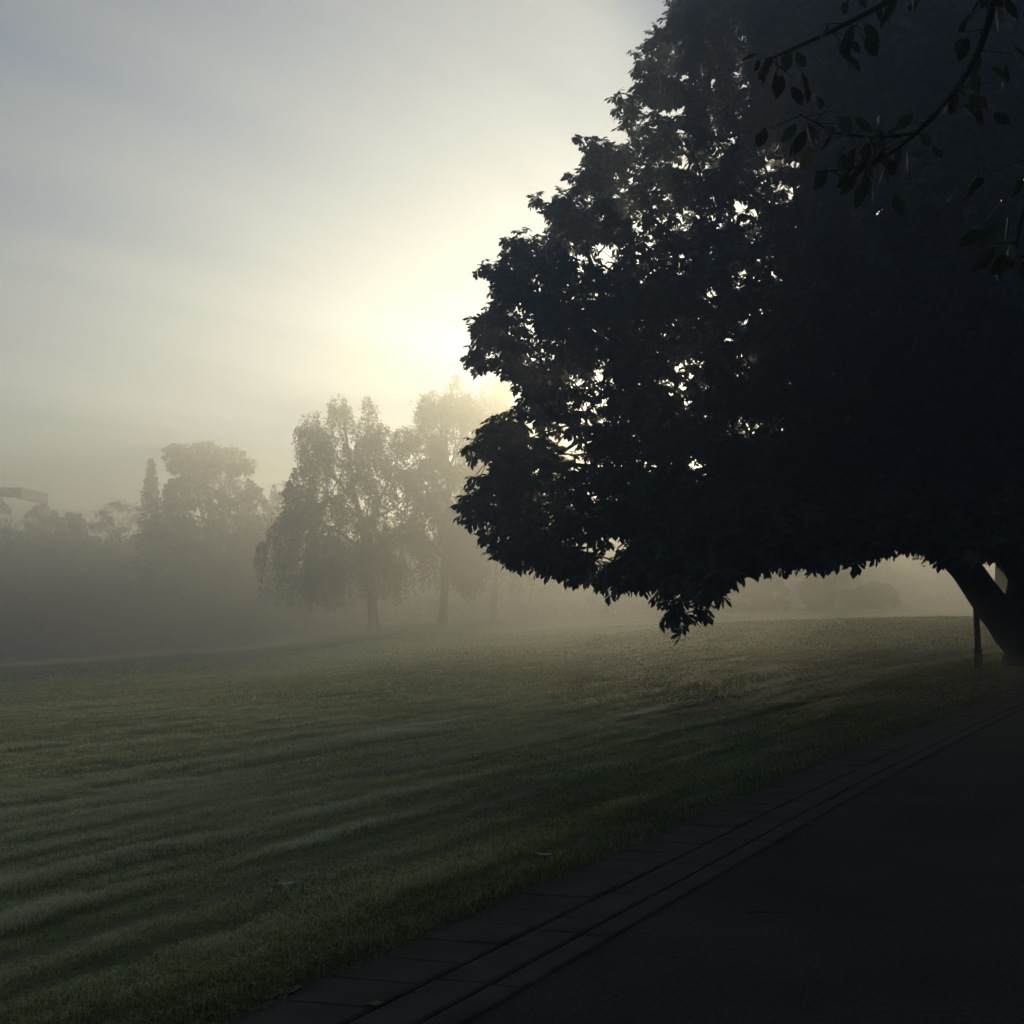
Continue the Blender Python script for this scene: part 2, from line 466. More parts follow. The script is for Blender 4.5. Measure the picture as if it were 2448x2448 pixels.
# ------------------------------------------------------------------ leaves
def palmate_templates(k=8):
    """hand-shaped leaf of drooping obovate leaflets; origin at the twig, petiole runs along +Y"""
    out = []
    g2 = np.random.default_rng(3)
    for j in range(k):
        V, T, Qd = [], [], []
        n = int(g2.choice([5, 7, 7]))
        pet = g2.uniform(0.35, 0.6)
        # petiole: thin quad
        V += [(-0.012, 0, 0), (0.012, 0, 0), (0.012, pet, 0), (-0.012, pet, 0)]; Qd.append((0, 1, 2, 3))
        for i in range(n):
            a = (i - (n - 1) / 2) * (1.9 * math.pi / 9) * (7 / n) ** 0.3 + g2.normal(0, 0.08)
            L = (1.0 - 0.42 * abs(i - (n - 1) / 2) / ((n - 1) / 2)) * g2.uniform(0.85, 1.1)
            w = 0.20 * L * g2.uniform(0.85, 1.15)
            drop = g2.uniform(0.25, 0.9)
            d = np.array([math.sin(a), math.cos(a), 0.0]); sd = np.array([d[1], -d[0], 0.0])
            o = np.array([0, pet, 0.0])
            def q(t, wd):
                c = o + d * L * t * (1 - 0.25 * drop * t) + np.array([0, 0, -drop * L * 0.75 * t * t])
                tw = np.array([0, 0, g2.normal(0, 0.02)])
                return c + sd * wd + tw, c - sd * wd + tw
            b = len(V)
            p1, p2 = q(0.0, 0.008); p3, p4 = q(0.38, w * 0.52); p5, p6 = q(0.72, w); p7, _ = q(1.0, 0.0)
            V += [p1, p3, p4, p5, p6, p7]
            T += [(b, b + 1, b + 2), (b + 3, b + 5, b + 4)]
            Qd.append((b + 1, b + 3, b + 4, b + 2))
        out.append((np.array(V, float), np.array(T), np.array(Qd)))
    return out

def scatter(geo, templates, pos, frames, size, tint):
    which = rng.integers(0, len(templates), len(pos))
    for j, (V, T, Qd) in enumerate(templates):
        m = np.where(which == j)[0]
        if not len(m): continue
        W = np.einsum('nij,kj->nki', frames[m], V) * size[m][:, None, None] + pos[m][:, None, :]
        n = len(V); off = (np.arange(len(m)) * n)[:, None, None]
        geo.add(W.reshape(-1, 3), (T[None] + off).reshape(-1, 3) if len(T) else None,
                (Qd[None] + off).reshape(-1, 4) if len(Qd) else None, np.repeat(tint[m], n))

def frusta(geo, A, B, ra, rb, n=4):
    """many small tapered twigs at once"""
    A = np.asarray(A); B = np.asarray(B); m = len(A)
    d = B - A; d /= np.linalg.norm(d, axis=1)[:, None] + 1e-9
    F = rot_from(d, np.zeros(m))
    ang = np.arange(n) / n * 2 * math.pi
    ring = F[:, :, 0][:, None, :] * np.cos(ang)[None, :, None] + F[:, :, 2][:, None, :] * np.sin(ang)[None, :, None]
    V = np.concatenate([A[:, None] + ring * np.asarray(ra)[:, None, None], B[:, None] + ring * np.asarray(rb)[:, None, None]], 1)
    k = np.arange(n); k2 = (k + 1) % n
    q = np.stack([k, k2, k2 + n, k + n], -1)
    geo.add(V.reshape(-1, 3), None, (q[None] + (np.arange(m) * 2 * n)[:, None, None]).reshape(-1, 4))

def grow_branches(limb_pts, limb_par, tips, root, tip_r=0.009, expo=2.4, sag=0.04, maxr=0.2):
    """joins every twig tip to the nearest wood already grown; thickness from what hangs beyond"""
    P = np.zeros((len(limb_pts) + 3 * len(tips), 3)); par = np.full(len(P), -1, int)
    n = len(limb_pts); P[:n] = limb_pts; par[:n] = limb_par
    dl = np.linalg.norm(tips[:, None, :] - np.asarray(limb_pts)[None], axis=2).min(1)
    w = np.zeros(len(P))
    dist_root = np.zeros(len(P)); dist_root[:n] = np.linalg.norm(P[:n] - root, axis=1)
    for ti in np.argsort(dl):
        t = tips[ti]
        cand = np.linalg.norm(P[:n] - t, axis=1) + 0.22 * dist_root[:n]
        j = int(np.argmin(cand)); a = P[j]
        L = np.linalg.norm(t - a); prev = j
        steps = 3 if L > 1.2 else (2 if L > 0.5 else 1)
        for s in range(1, steps + 1):
            f = s / steps
            p = a + (t - a) * f
            if s < steps:
                p = p + np.array([random.gauss(0, .05), random.gauss(0, .05), random.gauss(0.06, .04)]) * L
            P[n] = p; par[n] = prev; dist_root[n] = dist_root[prev] + L / steps
            prev = n; n += 1
        k = prev
        while k >= 0: w[k] += 1; k = par[k]
    rad = np.minimum(maxr, tip_r * np.maximum(w, 1) ** (1 / expo))
    return P[:n], par[:n], rad[:n]

# ------------------------------------------------------------------ the big chestnut
S = 2448 / 1932.0
OUT = [(1290, -5), (1250, 42), (1195, 92), (1222, 140), (1172, 180), (1180, 225), (1168, 288), (1205, 300), (1208, 345), (1166, 338),
       (1150, 300), (1128, 262), (1068, 310), (1098, 345), (1018, 380), (1045, 430), (990, 448), (950, 482), (892, 500), (928, 530),
       (915, 585), (888, 605), (890, 640), (858, 680), (945, 695), (985, 725), (972, 762), (945, 790), (905, 812), (876, 845), (908, 880),
       (878, 912), (888, 968), (915, 1000), (918, 1030), (948, 1052), (990, 1045), (1000, 1072), (1090, 1098), (1150, 1085), (1185, 1115),
       (1225, 1100), (1252, 1088), (1254, 1125), (1248, 1160), (1264, 1176), (1296, 1170), (1290, 1148), (1270, 1128), (1288, 1100), (1308, 1096),
       (1322, 1130), (1332, 1162), (1352, 1155), (1348, 1122), (1400, 1098), (1440, 1084), (1470, 1086), (1500, 1076), (1530, 1084), (1570, 1072), (1600, 1078),
       (1630, 1062), (1690, 1052), (1735, 1046), (1760, 1066), (1800, 1072), (1850, 1066), (1940, 1060), (2200, 1090), (2500, 1040), (2700, 800), (2720, 450), (2600, 120),
       (2350, -90), (2050, -170), (1750, -160), (1480, -90)]
OUT = [(x * S, (y - (15 * min(1, max(0, (x - 1330) / 70)) if y > 1000 and x < 2000 else 0)) * S) for x, y in OUT]
# airy places where the sky glints through (px, py, rx, ry, how airy)
GAPS = [(1310, 160, 80, 60, .75), (1400, 250, 110, 60, .8), (1460, 350, 70, 60, .8), (1320, 270, 60, 40, .6), (1120, 470, 60, 30, .7), (1200, 500, 80, 40, .7),
        (1320, 560, 30, 45, .9), (1110, 560, 60, 30, .6), (1300, 745, 40, 55, .85), (1050, 850, 60, 60, .85), (1290, 880, 80, 40, .85),
        (1370, 790, 40, 40, .8), (1100, 930, 60, 60, .7), (1130, 770, 70, 50, .7), (1180, 900, 60, 40, .6), (1720, 830, 40, 22, .85), (1640, 1030, 55, 28, .8),
        (1700, 880, 40, 20, .6), (1250, 1050, 50, 30, .7), (1060, 650, 60, 40, .6), (1600, 120, 120, 50, .55), (1750, 90, 100, 60, .5),
        (1500, 60, 80, 50, .55), (1000, 650, 40, 60, .5), (1740, 740, 50, 15, .6), (1580, 850, 30, 20, .6), (1010, 830, 40, 40, .5)]
GAPS = [(a * S, b * S, c * S, d * S, e) for a, b, c, d, e in GAPS]

def chestnut():
    base = np.array([12.1, 29.0, 0.0]); base[2] = float(base_h(base[0], base[1])) - 0.15
    root = thing('chestnut_tree', 'huge dark chestnut tree with a leaning trunk filling the right side', 'tree', base)
    # trunk and main limbs
    tg = Geo()
    fork = at(2438, 1480, 29.0)
    limbs = []
    def limb(pts, r0, r1, seed, n=10):
        pts = np.asarray(pts); limbs.append(pts)
        V, q = sweep(pts, np.linspace(r0, r1, len(pts)), n, 0.07, seed); tg.add(V, None, q)
    flare = np.array([[0, 0, -.1], [0, 0, .15], [-.02, 0, .5], [-.03, 0, 1.0]]) + base
    tp = np.concatenate([flare, [fork, at(2450, 1400, 29.2), at(2455, 1250, 29.3)]])
    limbs.append(tp)
    V, q = sweep(tp, [0.95, 0.78, 0.62, 0.55, 0.50, 0.42, 0.36], 16, 0.06, 5); tg.add(V, None, q)
    low = base + np.array([-.12, -.1, 0.35])
    l1 = np.concatenate([bez(low + np.array([.12, 0, .1]), at(2385, 1475, 28.6), at(2318, 1372, 28.0), 7)[:-1], bez(at(2318, 1372, 28.0), at(2262, 1300, 27.6), at(2120, 1240, 26.6), 7)])
    limb(l1, 0.46, 0.22, 1)
    limb(bez(l1[-1], at(1850, 1215, 25), at(1560, 1220, 23.5), 9), 0.2, 0.07, 2, 8)
    limb(bez(l1[6], at(2150, 1180, 28), at(1500, 980, 27), 12), 0.24, 0.05, 3, 8)
    limb(bez(tp[5], at(2300, 1150, 29), at(1950, 700, 29), 12), 0.3, 0.07, 4, 8)
    limb(bez(tp[6], at(2440, 900, 29.3), at(2250, 250, 29), 12), 0.34, 0.06, 6, 8)
    limb(bez(at(1950, 700, 29), at(1800, 420, 28.5), at(1600, 200, 27.5), 8), 0.07, 0.03, 7, 6)
    limb(bez(at(1700, 1080, 27.6), at(1500, 800, 27), at(1250, 720, 26.5), 9), 0.08, 0.03, 8, 6)
    limb(bez(tp[6], at(2650, 1000, 31), at(3000, 700, 32), 10), 0.3, 0.06, 9, 8)
    limb(bez(tp[5], at(2500, 1150, 33), at(2200, 800, 37), 10), 0.3, 0.05, 10, 8)
    limb(bez(l1[7], at(2350, 1150, 24), at(2250, 900, 20), 10), 0.2, 0.05, 12, 8)
    limb(bez(tp[4], at(2600, 1250, 26), at(3050, 1000, 23), 10), 0.25, 0.06, 13, 8)
    tg.build('trunk', M_bark, root, True, origin=base)

    # twig tips through the crown's volume
    def sample(n, x0, x1, y0, y1, airy=True):
        px = rng.uniform(x0, x1, n); py = rng.uniform(y0, y1, n)
        ok = in_poly(px, py, OUT)
        px, py = px[ok], py[ok]
        q = poly_dist(px, py, OUT)
        ok = q > rng.uniform(8, 26, len(q))
        px, py, q = px[ok], py[ok], q[ok]
        q2 = np.maximum(q, smooth01(py, 1050, 1230) * np.clip((px - 1250) * 0.9, 0, 480))   # the underside is broad and flat
        q2 = np.maximum(q2, (1 - smooth01(py, 120, 420)) * np.clip((px - 1480) * 0.8, 0, 480))        # and the top is a broad dome
        half = 1.2 + 8.8 * np.sqrt(np.clip(q2 / 620, 0, 1))
        dc = 27.3 - 2.2 * np.clip((py - 900) / 600, 0, 1) - 3.2 * np.exp(-((px - 1640) / 190) ** 2) * smooth01(py, 1250, 1450)
        u = rng.uniform(-1, 1, len(q))
        d = dc + half * np.sign(u) * np.abs(u) ** 0.8
        if airy or airy is None:
            keep = np.ones(len(q))
            for a, b, rx, ry, e in GAPS:
                keep *= 1 - 0.72 * e * np.exp(-(((px - a) / rx) ** 2 + ((py - b) / ry) ** 2) * 1.2)
            cl = 0.5 + 0.5 * vnoise(px / 85, py / 48, 77) * 1.0
            cl3 = 0.5 + 0.5 * vnoise(px / 34, py / 26, 78)
            keep *= 1 - 0.66 * (1 - smooth01(q, 60, 340)) * smooth01(cl3, 0.35, 0.75)
            left = (1 - smooth01(px, 1700, 2150)) * (1.0 if airy else 0.5)
            keep *= 1 - left * 0.75 * smooth01(1 - cl, 0.45, 0.9)
            ok = rng.uniform(0, 1, len(q)) < keep
            px, py, d = px[ok], py[ok], d[ok]
        return at(px, py, d)
    T1 = np.concatenate([sample(18500, 1070, 2560, -20, 1500), sample(2300, 1560, 2560, 1130, 1400, None), sample(3600, 1800, 2600, -210, 330, None)])
    T2 = sample(8500, 1500, 3500, -260, 1500, False)
    T2 = T2[(T2[:, 0] / T2[:, 1] > 0.43) | (T2[:, 2] > 14.5)]
    # rim: short shoots just inside the outline so that the edge breaks up leaf by leaf
    rim = []
    for i in range(len(OUT)):
        a = np.array(OUT[i]); b = np.array(OUT[(i + 1) % len(OUT)])
        if max(a[0], b[0]) > 2500: continue
        L = np.hypot(*(b - a)); k = max(1, int(L / 13))
        c = np.array([1750.0, 850.0])
        for f in rng.uniform(0, 1, k):
            p = a + (b - a) * f
            inn = (c - p) / np.linalg.norm(c - p)
            p = p + inn * rng.uniform(6, 40)
            if vnoise(p[0] / 22, p[1] / 22, 79) > 0.35: continue
            d = 27 - 2.2 * np.clip((p[1] - 900) / 600, 0, 1) - 5.0 * np.exp(-((p[0] - 1640) / 190) ** 2) * float(smooth01(p[1], 1250, 1450)) + rng.normal(0, 1.3)
            rim.append(at(p[0], p[1], d))
    # sprigs that stand or hang out beyond the rim
    npoly = len(OUT); cen0 = np.array([1800.0, 850.0])
    for k in range(48):
        i = int(rng.integers(0, 63)); a = np.array(OUT[i]); b = np.array(OUT[i + 1])
        p = a + (b - a) * rng.uniform(0, 1)
        if p[1] > 1300 and p[0] > 1480: continue
        o = (p - cen0) / np.linalg.norm(p - cen0)
        o = o + np.array([rng.normal(0, .35), rng.normal(.1, .35)]); o /= np.linalg.norm(o)
        d = 27 - 2.2 * np.clip((p[1] - 900) / 600, 0, 1) - 5.0 * np.exp(-((p[0] - 1640) / 190) ** 2) * float(smooth01(p[1], 1250, 1450)) + rng.normal(0, 1.5)
        L = rng.uniform(0, 20)
        for f in np.linspace(-30, L, int(2 + (L + 30) / 16)):
            q_ = p + o * f + rng.normal(0, 4, 2)
            rim.append(at(q_[0], q_[1], d))
    T1 = T1[T1[:, 2] < 17.3]; T2 = T2[T2[:, 2] < 17.3]; rim = np.array(rim); rim = rim[rim[:, 2] < 17.3]
    tips = np.concatenate([T1, T2, rim])
    print('chestnut tips', len(T1), len(T2), len(rim))
    lp, lpar = [], []
    for L in limbs:
        for i, p in enumerate(L):
            lp.append(p); lpar.append(len(lp) - 2 if i else -1)
    P, par, rad = grow_branches(np.array(lp), np.array(lpar), tips, base)
    bg = Geo(); m = np.where((par >= 0) & (np.arange(len(P)) >= len(lp)))[0]
    frusta(bg, P[par[m]], P[m], np.minimum(rad[par[m]], rad[m] * 1.6), rad[m] * 0.9, 4)
    bg.build('branches', M_bark, root, True, origin=base)
    # leaves: every tip carries several long-stalked hand-shaped leaves
    n_each = rng.integers(4, 8, len(tips))
    n_each[len(T1):len(T1) + len(T2)] = 5
    n_each[len(T1) + len(T2):] = rng.integers(3, 6, len(tips) - len(T1) - len(T2))
    pos = np.repeat(tips, n_each, 0); n = len(pos)
    az = rng.uniform(0, 2 * math.pi, n); el = rng.normal(-0.15, 0.45, n)
    d = np.stack([np.cos(az) * np.cos(el), np.sin(az) * np.cos(el), np.sin(el)], -1)
    F = rot_from(d, rng.normal(0, 0.45, n))
    size = rng.uniform(0.18, 0.29, n)
    pos = pos + rng.normal(0, 0.05, (n, 3))
    base_t = np.repeat(0.35 + 0.22 * np.array([mnoise.noise(Vector(t) * 0.35) for t in tips]), n_each)
    tn = np.clip(base_t + rng.normal(0, 0.16, n) + 0.5 * (rng.uniform(0, 1, n) > 0.95), 0, 1)
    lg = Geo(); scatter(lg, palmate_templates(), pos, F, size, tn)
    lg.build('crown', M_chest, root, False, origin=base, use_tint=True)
    print('chestnut leaves', n)
chestnut()

def added_shade_tree():  # unseen tree, added to keep low sun off the path and lawn
    bp = np.array([20.3, 51.0, 0.0]); bp[2] = float(base_h(bp[0], bp[1])) - .1
    root = thing('chestnut_tree', 'unseen second tree added behind the leaning chestnut to block the low sun', 'tree', bp)
    tg = Geo(); tp = np.array([[0, 0, -.1], [0, 0, .4], [.03, 0, 1.5], [.1, .1, 4], [.1, .2, 8], [0, .2, 12]]) + bp
    V, q = sweep(tp, [.62, .48, .40, .34, .22, .06], 12, .05, 31); tg.add(V, None, q)
    limbs = [tp]
    for k in range(9):
        a = k * 2.4; r = rng.uniform(5, 8.5); z = rng.uniform(5, 11.5)
        L = bez(tp[3] + np.array([0, 0, rng.uniform(-1, 3)]), bp + np.array([math.cos(a) * r * .5, math.sin(a) * r * .5, z + .5]), bp + np.array([math.cos(a) * r, math.sin(a) * r, z]), 8)
        V, q = sweep(L, np.linspace(.17, .04, 8), 6, .05, k); tg.add(V, None, q); limbs.append(L)
    tg.build('trunk', M_bark, root, True, origin=bp)
    c = rng.uniform(-1, 1, (9500, 3)); rr = (c ** 2).sum(1); c = c[(rr < 1) & (rr > .12)]
    c = c * np.array([10.8, 9.0, 7.4]) + bp + np.array([-.9, 0, 7.4]); c = c[c[:, 2] > bp[2] + 2.7 + .6 * np.abs(np.sin(c[:, 0] * 1.3))]
    lp, lpar = [], []
    for L in limbs:
        for i, p in enumerate(L): lp.append(p); lpar.append(len(lp) - 2 if i else -1)
    P, par, rad = grow_branches(np.array(lp), np.array(lpar), c, bp)
    bg = Geo(); m = np.where((par >= 0) & (np.arange(len(P)) >= len(lp)))[0]
    frusta(bg, P[par[m]], P[m], rad[m] * 1.2, rad[m], 3); bg.build('branches', M_bark, root, True, origin=bp)
    pos = np.repeat(c, 4, 0) + rng.normal(0, .12, (len(c) * 4, 3)); n = len(pos)
    az = rng.uniform(0, 2 * math.pi, n); el = rng.normal(-.15, .45, n)
    d = np.stack([np.cos(az) * np.cos(el), np.sin(az) * np.cos(el), np.sin(el)], -1)
    lg = Geo(); scatter(lg, palmate_templates(), pos, rot_from(d, rng.normal(0, .45, n)), rng.uniform(.22, .34, n), np.clip(rng.normal(.4, .2, n), 0, 1))
    lg.build('crown', M_chest, root, False, origin=bp, use_tint=True)
added_shade_tree()

# ------------------------------------------------------------------ tree overhanging the path beside the camera
def ovate_templates():
    out = []
    g2 = np.random.default_rng(9)
    for j in range(5):
        c = g2.uniform(-0.2, 0.2); fold = g2.uniform(0.03, 0.12)
        prof = [(0.0, .01), (0.18, .16), (0.42, .25), (0.7, .20), (0.88, .09), (1.0, 0.0)]
        V, Qd, T = [], [], []
        for t, w in prof:
            z = c * t * t
            V += [(-w, .18 + t, z + fold * w * 3), (0, .18 + t, z), (w, .18 + t, z + fold * w * 3)]
        V += [(-.012, 0, 0), (.012, 0, 0)]
        for i in range(len(prof) - 1):
            b = 3 * i
            Qd += [(b, b + 1, b + 4, b + 3), (b + 1, b + 2, b + 5, b + 4)]
        T += [(len(V) - 2, len(V) - 1, 1)]
        out.append((np.array(V, float), np.array(T), np.array(Qd)))
    return out

def overhang():
    base = np.array([6.6, 2.6, -0.05])
    root = thing('overhanging_tree', 'tree whose drooping leafy branches hang into the top right corner, close by', 'tree', base)
    tg = Geo()
    tp = np.array([[0, 0, -.1], [0, 0, .3], [-.05, 0, 1.2], [-.12, .05, 2.6], [-.2, .1, 4.0], [-.2, .1, 6.0], [-.1, .1, 8.5]]) + base
    V, q = sweep(tp, [.5, .36, .30, .28, .25, .18, .06], 14, .05, 2); tg.add(V, None, q)
    tg.build('trunk', M_bark, root, True, origin=base)
    # the hanging branches seen in the corner (px, py, distance)
    lines = [[(2700, -420, 4.2), (2420, -140, 4.4), (2131, 0, 4.5), (1990, 75, 4.55), (1870, 128, 4.6), (1830, 145, 4.65)],
             [(2760, -500, 3.9), (2430, -180, 4.0), (2375, 20, 4.05), (2321, 182, 4.1), (2197, 318, 4.2), (2088, 400, 4.3), (1948, 411, 4.4)],
             [(2197, 318, 4.2), (2090, 330, 4.3), (1995, 318, 4.4), (1910, 272, 4.5)],
             [(2900, -100, 3.6), (2600, 120, 3.6), (2500, 330, 3.6), (2440, 520, 3.7), (2420, 640, 3.75)],
             [(2750, -350, 5.0), (2450, -160, 5.2), (2150, -70, 5.4), (2000, -20, 5.5)]]
    lpos, ldir, lsz = [], [], []
    lg = Geo()
    for i, L in enumerate(lines):
        pts = np.array([at(*p) for p in L])
        if i != 2:
            pts = np.concatenate([bez(tp[4 if i != 3 else 3], (tp[4] + pts[0]) / 2 + np.array([0, 0, .8]), pts[0], 7)[:-1], pts])
        tt = np.linspace(0, 1, len(pts)); t2 = np.linspace(0, 1, 40)
        sm = np.stack([np.interp(t2, tt, pts[:, k]) for k in range(3)], -1)
        ker = np.array([1, 2, 3, 2, 1]) / 9
        for k in range(3): sm[2:-2, k] = np.convolve(sm[:, k], ker, 'valid')
        V, q = sweep(sm, np.linspace(.032 if i != 2 else .007, .003, 40), 6, .03, i)
        b = Geo(); b.add(V, None, q); b.build('branch', M_bark, root, True, origin=base)
        m = 46 if i != 2 else 18
        for f in rng.uniform(.35 if i != 2 else .1, 1.0, m):
            p = sm[min(39, int(f * 39))]
            off = rand_unit(1)[0]; off[2] = abs(off[2]) * -0.5
            tw = p + off * rng.uniform(.02, .22)
            for _ in range(rng.integers(1, 4)):
                lpos.append(tw + rng.normal(0, .03, 3)); dd = off * 0.7 + rand_unit(1)[0] * .5 + np.array([0, 0, -.9]); ldir.append(dd); lsz.append(rng.uniform(.06, .10))
            frusta(lg, [p], [tw], [.0025], [.0015], 3)
    # the crown above, out of the frame, that shades the path
    c = rng.uniform(-1, 1, (26000, 3)); c = c[(c ** 2).sum(1) < 1]
    c = c * np.array([7.2, 8.6, 4.0]) + base + np.array([0.2, -0.6, 7.6])
    el = np.degrees(np.arctan2(c[:, 2] - CAM_H, np.hypot(c[:, 0], c[:, 1])))
    infr = (np.abs(c[:, 0] / np.maximum(c[:, 1], .1)) < 0.62) & (c[:, 1] > 0.2) & (el < 36)
    c = c[~infr & (c[:, 2] > 3.2)]
    k = 3
    pos = np.repeat(c, k, 0) + rng.normal(0, .16, (len(c) * k, 3))
    dirs = rand_unit(len(pos)) + np.array([0, 0, -.6])
    pos = np.concatenate([np.array(lpos), pos]); dirs = np.concatenate([np.array(ldir), dirs])
    sz = np.concatenate([np.array(lsz), rng.uniform(.16, .26, len(pos) - len(lsz))])
    tn = np.clip(rng.normal(.4, .25, len(pos)), 0, 1)
    scatter(lg, ovate_templates(), pos, rot_from(dirs, rng.uniform(0, 6.28, len(pos))), sz, tn)
    lg.build('crown', M_beech, root, False, origin=base, use_tint=True)
overhang()

# ------------------------------------------------------------------ birches out on the field
def diamond_templates():
    out = []
    for c in (0.15, -0.1):
        V = np.array([(0, 0, 0), (.36, .45, c), (0, 1, 0), (-.36, .45, c)], float)
        out.append((V, np.zeros((0, 3), int), np.array([(0, 1, 2, 3)])))
    return out
DIA = diamond_templates()

def birch(label, basepx, d, poly, trunk_px, limbs_px, trunk_r, n_tips, strand, low_y, group):
    """trunk_px: list of (px,py); limbs_px: list of lists of (px,py,depth offset)"""
    d = d * K; trunk_r = trunk_r * K; strand = strand * K
    bp = at(*basepx, d); bp[2] = float(lawn_h(bp[0], bp[1])) - .05
    root = thing('birch_tree', label, 'tree', bp, group)
    tg = Geo(); limbs = []
    tp = np.array([bp] + [at(x, y, d) for x, y in trunk_px])
    tt = np.linspace(0, 1, len(tp)); t2 = np.linspace(0, 1, 24)
    tp = np.stack([np.interp(t2, tt, tp[:, k]) for k in range(3)], -1)
    rr = np.interp(t2, [0, .04, .12, .5, 1], [1.5, 1.1, .9, .5, .1]) * trunk_r
    V, q = sweep(tp, rr, 10, .05, 3); tg.add(V, None, q); limbs.append(tp)
    for L in limbs_px:
        pts = np.array([at(x, y, d + o) for x, y, o in L])
        pts = bez(pts[0], pts[1], pts[2], 10)
        V, q = sweep(pts, np.linspace(trunk_r * .42, .03, 10), 6, .05, 4); tg.add(V, None, q); limbs.append(pts)
    tg.build('trunk', M_birchbark, root, True, origin=bp)
    # tips where twigs start to hang
    xs = [p[0] for p in poly]; ys = [p[1] for p in poly]
    px = rng.uniform(min(xs), max(xs), n_tips * 4); py = rng.uniform(min(ys), max(ys), n_tips * 4)
    ok = in_poly(px, py, poly); px, py = px[ok], py[ok]
    q_ = poly_dist(px, py, poly)
    cl = vnoise(px / 30, py / 24, 40 + int(d)) * .6 + vnoise(px / 13, py / 11, 41) * .4
    ok = rng.uniform(0, 1, len(px)) < np.clip(.62 + 1.3 * cl, .03, 1)
    ok &= ~((np.abs(px - basepx[0]) < 42) & (py > low_y - 125))
    px, py, q_ = px[ok][:n_tips], py[ok][:n_tips], q_[ok][:n_tips]
    half = .5 + 4.4 * np.sqrt(np.clip(q_ / 130, 0, 1))
    tips = at(px, py, d + rng.uniform(-1, 1, len(px)) * half)
    lp, lpar = [], []
    for L in limbs:
        for i, p in enumerate(L):
            lp.append(p); lpar.append(len(lp) - 2 if i else -1)
    P, par, rad = grow_branches(np.array(lp), np.array(lpar), tips, bp, .012, 2.2, maxr=.12)
    bg = Geo(); m = np.where((par >= 0) & (np.arange(len(P)) >= len(lp)))[0]
    frusta(bg, P[par[m]], P[m], rad[m] * 1.2, rad[m], 3)
    bg.build('branches', M_bark, root, True, origin=bp)
    # hanging strands of small leaves
    zlow = at(0, low_y, d)[2]
    L = rng.uniform(.2, 1.0, len(tips)) ** 1.5 * strand * np.where(tips[:, 2] < zlow + 5.0, 1.35, .62)
    L = np.minimum(L, np.maximum(.3, tips[:, 2] - zlow - rng.uniform(-.3, .9, len(tips))))
    cnt = np.maximum(6, (L / .07).astype(int))
    ii = np.repeat(np.arange(len(tips)), cnt)
    f = rng.uniform(0, 1, len(ii))
    drift = rng.normal(0, .3, (len(tips), 2))
    pos = tips[ii].copy()
    pos[:, 0] += drift[ii, 0] * f; pos[:, 1] += drift[ii, 1] * f
    pos[:, 2] += .12 - f * L[ii]
    pos += rng.normal(0, .09, pos.shape)
    dirs = rand_unit(len(pos)) + np.array([0, 0, -.8])
    tn = np.clip(rng.normal(.4, .25, len(pos)), 0, 1)
    lg = Geo(); scatter(lg, DIA, pos, rot_from(dirs, rng.uniform(0, 6.28, len(pos))), rng.uniform(.12, .21, len(pos)), tn)
    lg.build('crown', M_birchleaf, root, False, origin=bp, use_tint=True)
    return len(pos)

GB = 'weeping birches standing in the mist'
B1 = [(800, 945), (820, 938), (845, 985), (868, 990), (872, 945), (890, 950), (900, 1000), (925, 1015), (950, 1025), (975, 1010), (985, 1060), (960, 1110), (985, 1150),
      (1010, 1130), (1000, 1200), (985, 1240), (1000, 1300), (970, 1350), (930, 1370), (900, 1410), (870, 1400), (830, 1350), (800, 1380), (740, 1390), (680, 1370),
      (650, 1330), (615, 1345), (612, 1300), (640, 1265), (668, 1230), (665, 1200), (690, 1150), (715, 1100), (703, 1050), (715, 1000), (735, 985), (765, 975), (785, 990), (790, 950)]
k1 = birch('tall weeping birch with a broad lopsided crown, the leftmost of the misty birches', (895, 1505), 75, B1,
      [(890, 1440), (880, 1360), (868, 1270), (850, 1190), (835, 1100), (822, 1000), (818, 955)],
      [[(868, 1275, 0), (930, 1160, -1), (965, 1050, -1.5)], [(880, 1375, 0), (800, 1340, 1), (680, 1310, 2)], [(873, 1320, 0), (780, 1240, -1.5), (680, 1220, -2.5)],
       [(855, 1205, 0), (780, 1130, 1.5), (730, 1010, 2)], [(860, 1240, 0), (940, 1240, 2), (990, 1160, 2.5)], [(845, 1150, 0), (885, 1050, 1.5), (882, 960, 1)],
       [(878, 1350, 0), (930, 1290, -2), (975, 1270, -3)]], .30, 3700, 2.6, 1455, GB)
B2 = [(1070, 915), (1085, 893), (1105, 895), (1120, 930), (1145, 960), (1160, 1010), (1175, 1100), (1180, 1200), (1165, 1290), (1150, 1330), (1120, 1370), (1090, 1380),
      (1060, 1370), (1030, 1370), (1010, 1330), (985, 1300), (975, 1240), (990, 1180), (965, 1140), (985, 1080), (975, 1030), (1000, 1020), (998, 975), (1010, 940), (1035, 925), (1055, 935)]
k2 = birch('slimmer weeping birch with a straight trunk, the second birch from the left', (1058, 1503), 76, B2,
      [(1062, 1430), (1066, 1340), (1072, 1240), (1072, 1130), (1065, 1020), (1085, 910)],
      [[(1066, 1340, 0), (1010, 1290, 1), (985, 1200, 1.5)], [(1072, 1240, 0), (1110, 1180, 1), (1150, 1080, 2)], [(1070, 1190, 0), (1010, 1130, -1), (985, 1050, -1.5)],
       [(1070, 1290, 0), (1120, 1250, -2), (1165, 1210, -2.5)], [(1070, 1130, 0), (1110, 1040, -1), (1125, 960, -1)], [(1068, 1060, 0), (1030, 1000, 1), (1015, 950, 1)]],
      .26, 4200, 2.4, 1435, GB)
B3 = [(1150, 915), (1168, 898), (1185, 905), (1205, 897), (1225, 915), (1270, 940), (1330, 1010), (1370, 1120), (1380, 1230), (1350, 1300), (1290, 1330), (1240, 1360),
      (1215, 1400), (1185, 1425), (1150, 1400), (1130, 1350), (1125, 1280), (1120, 1180), (1130, 1080), (1135, 990)]
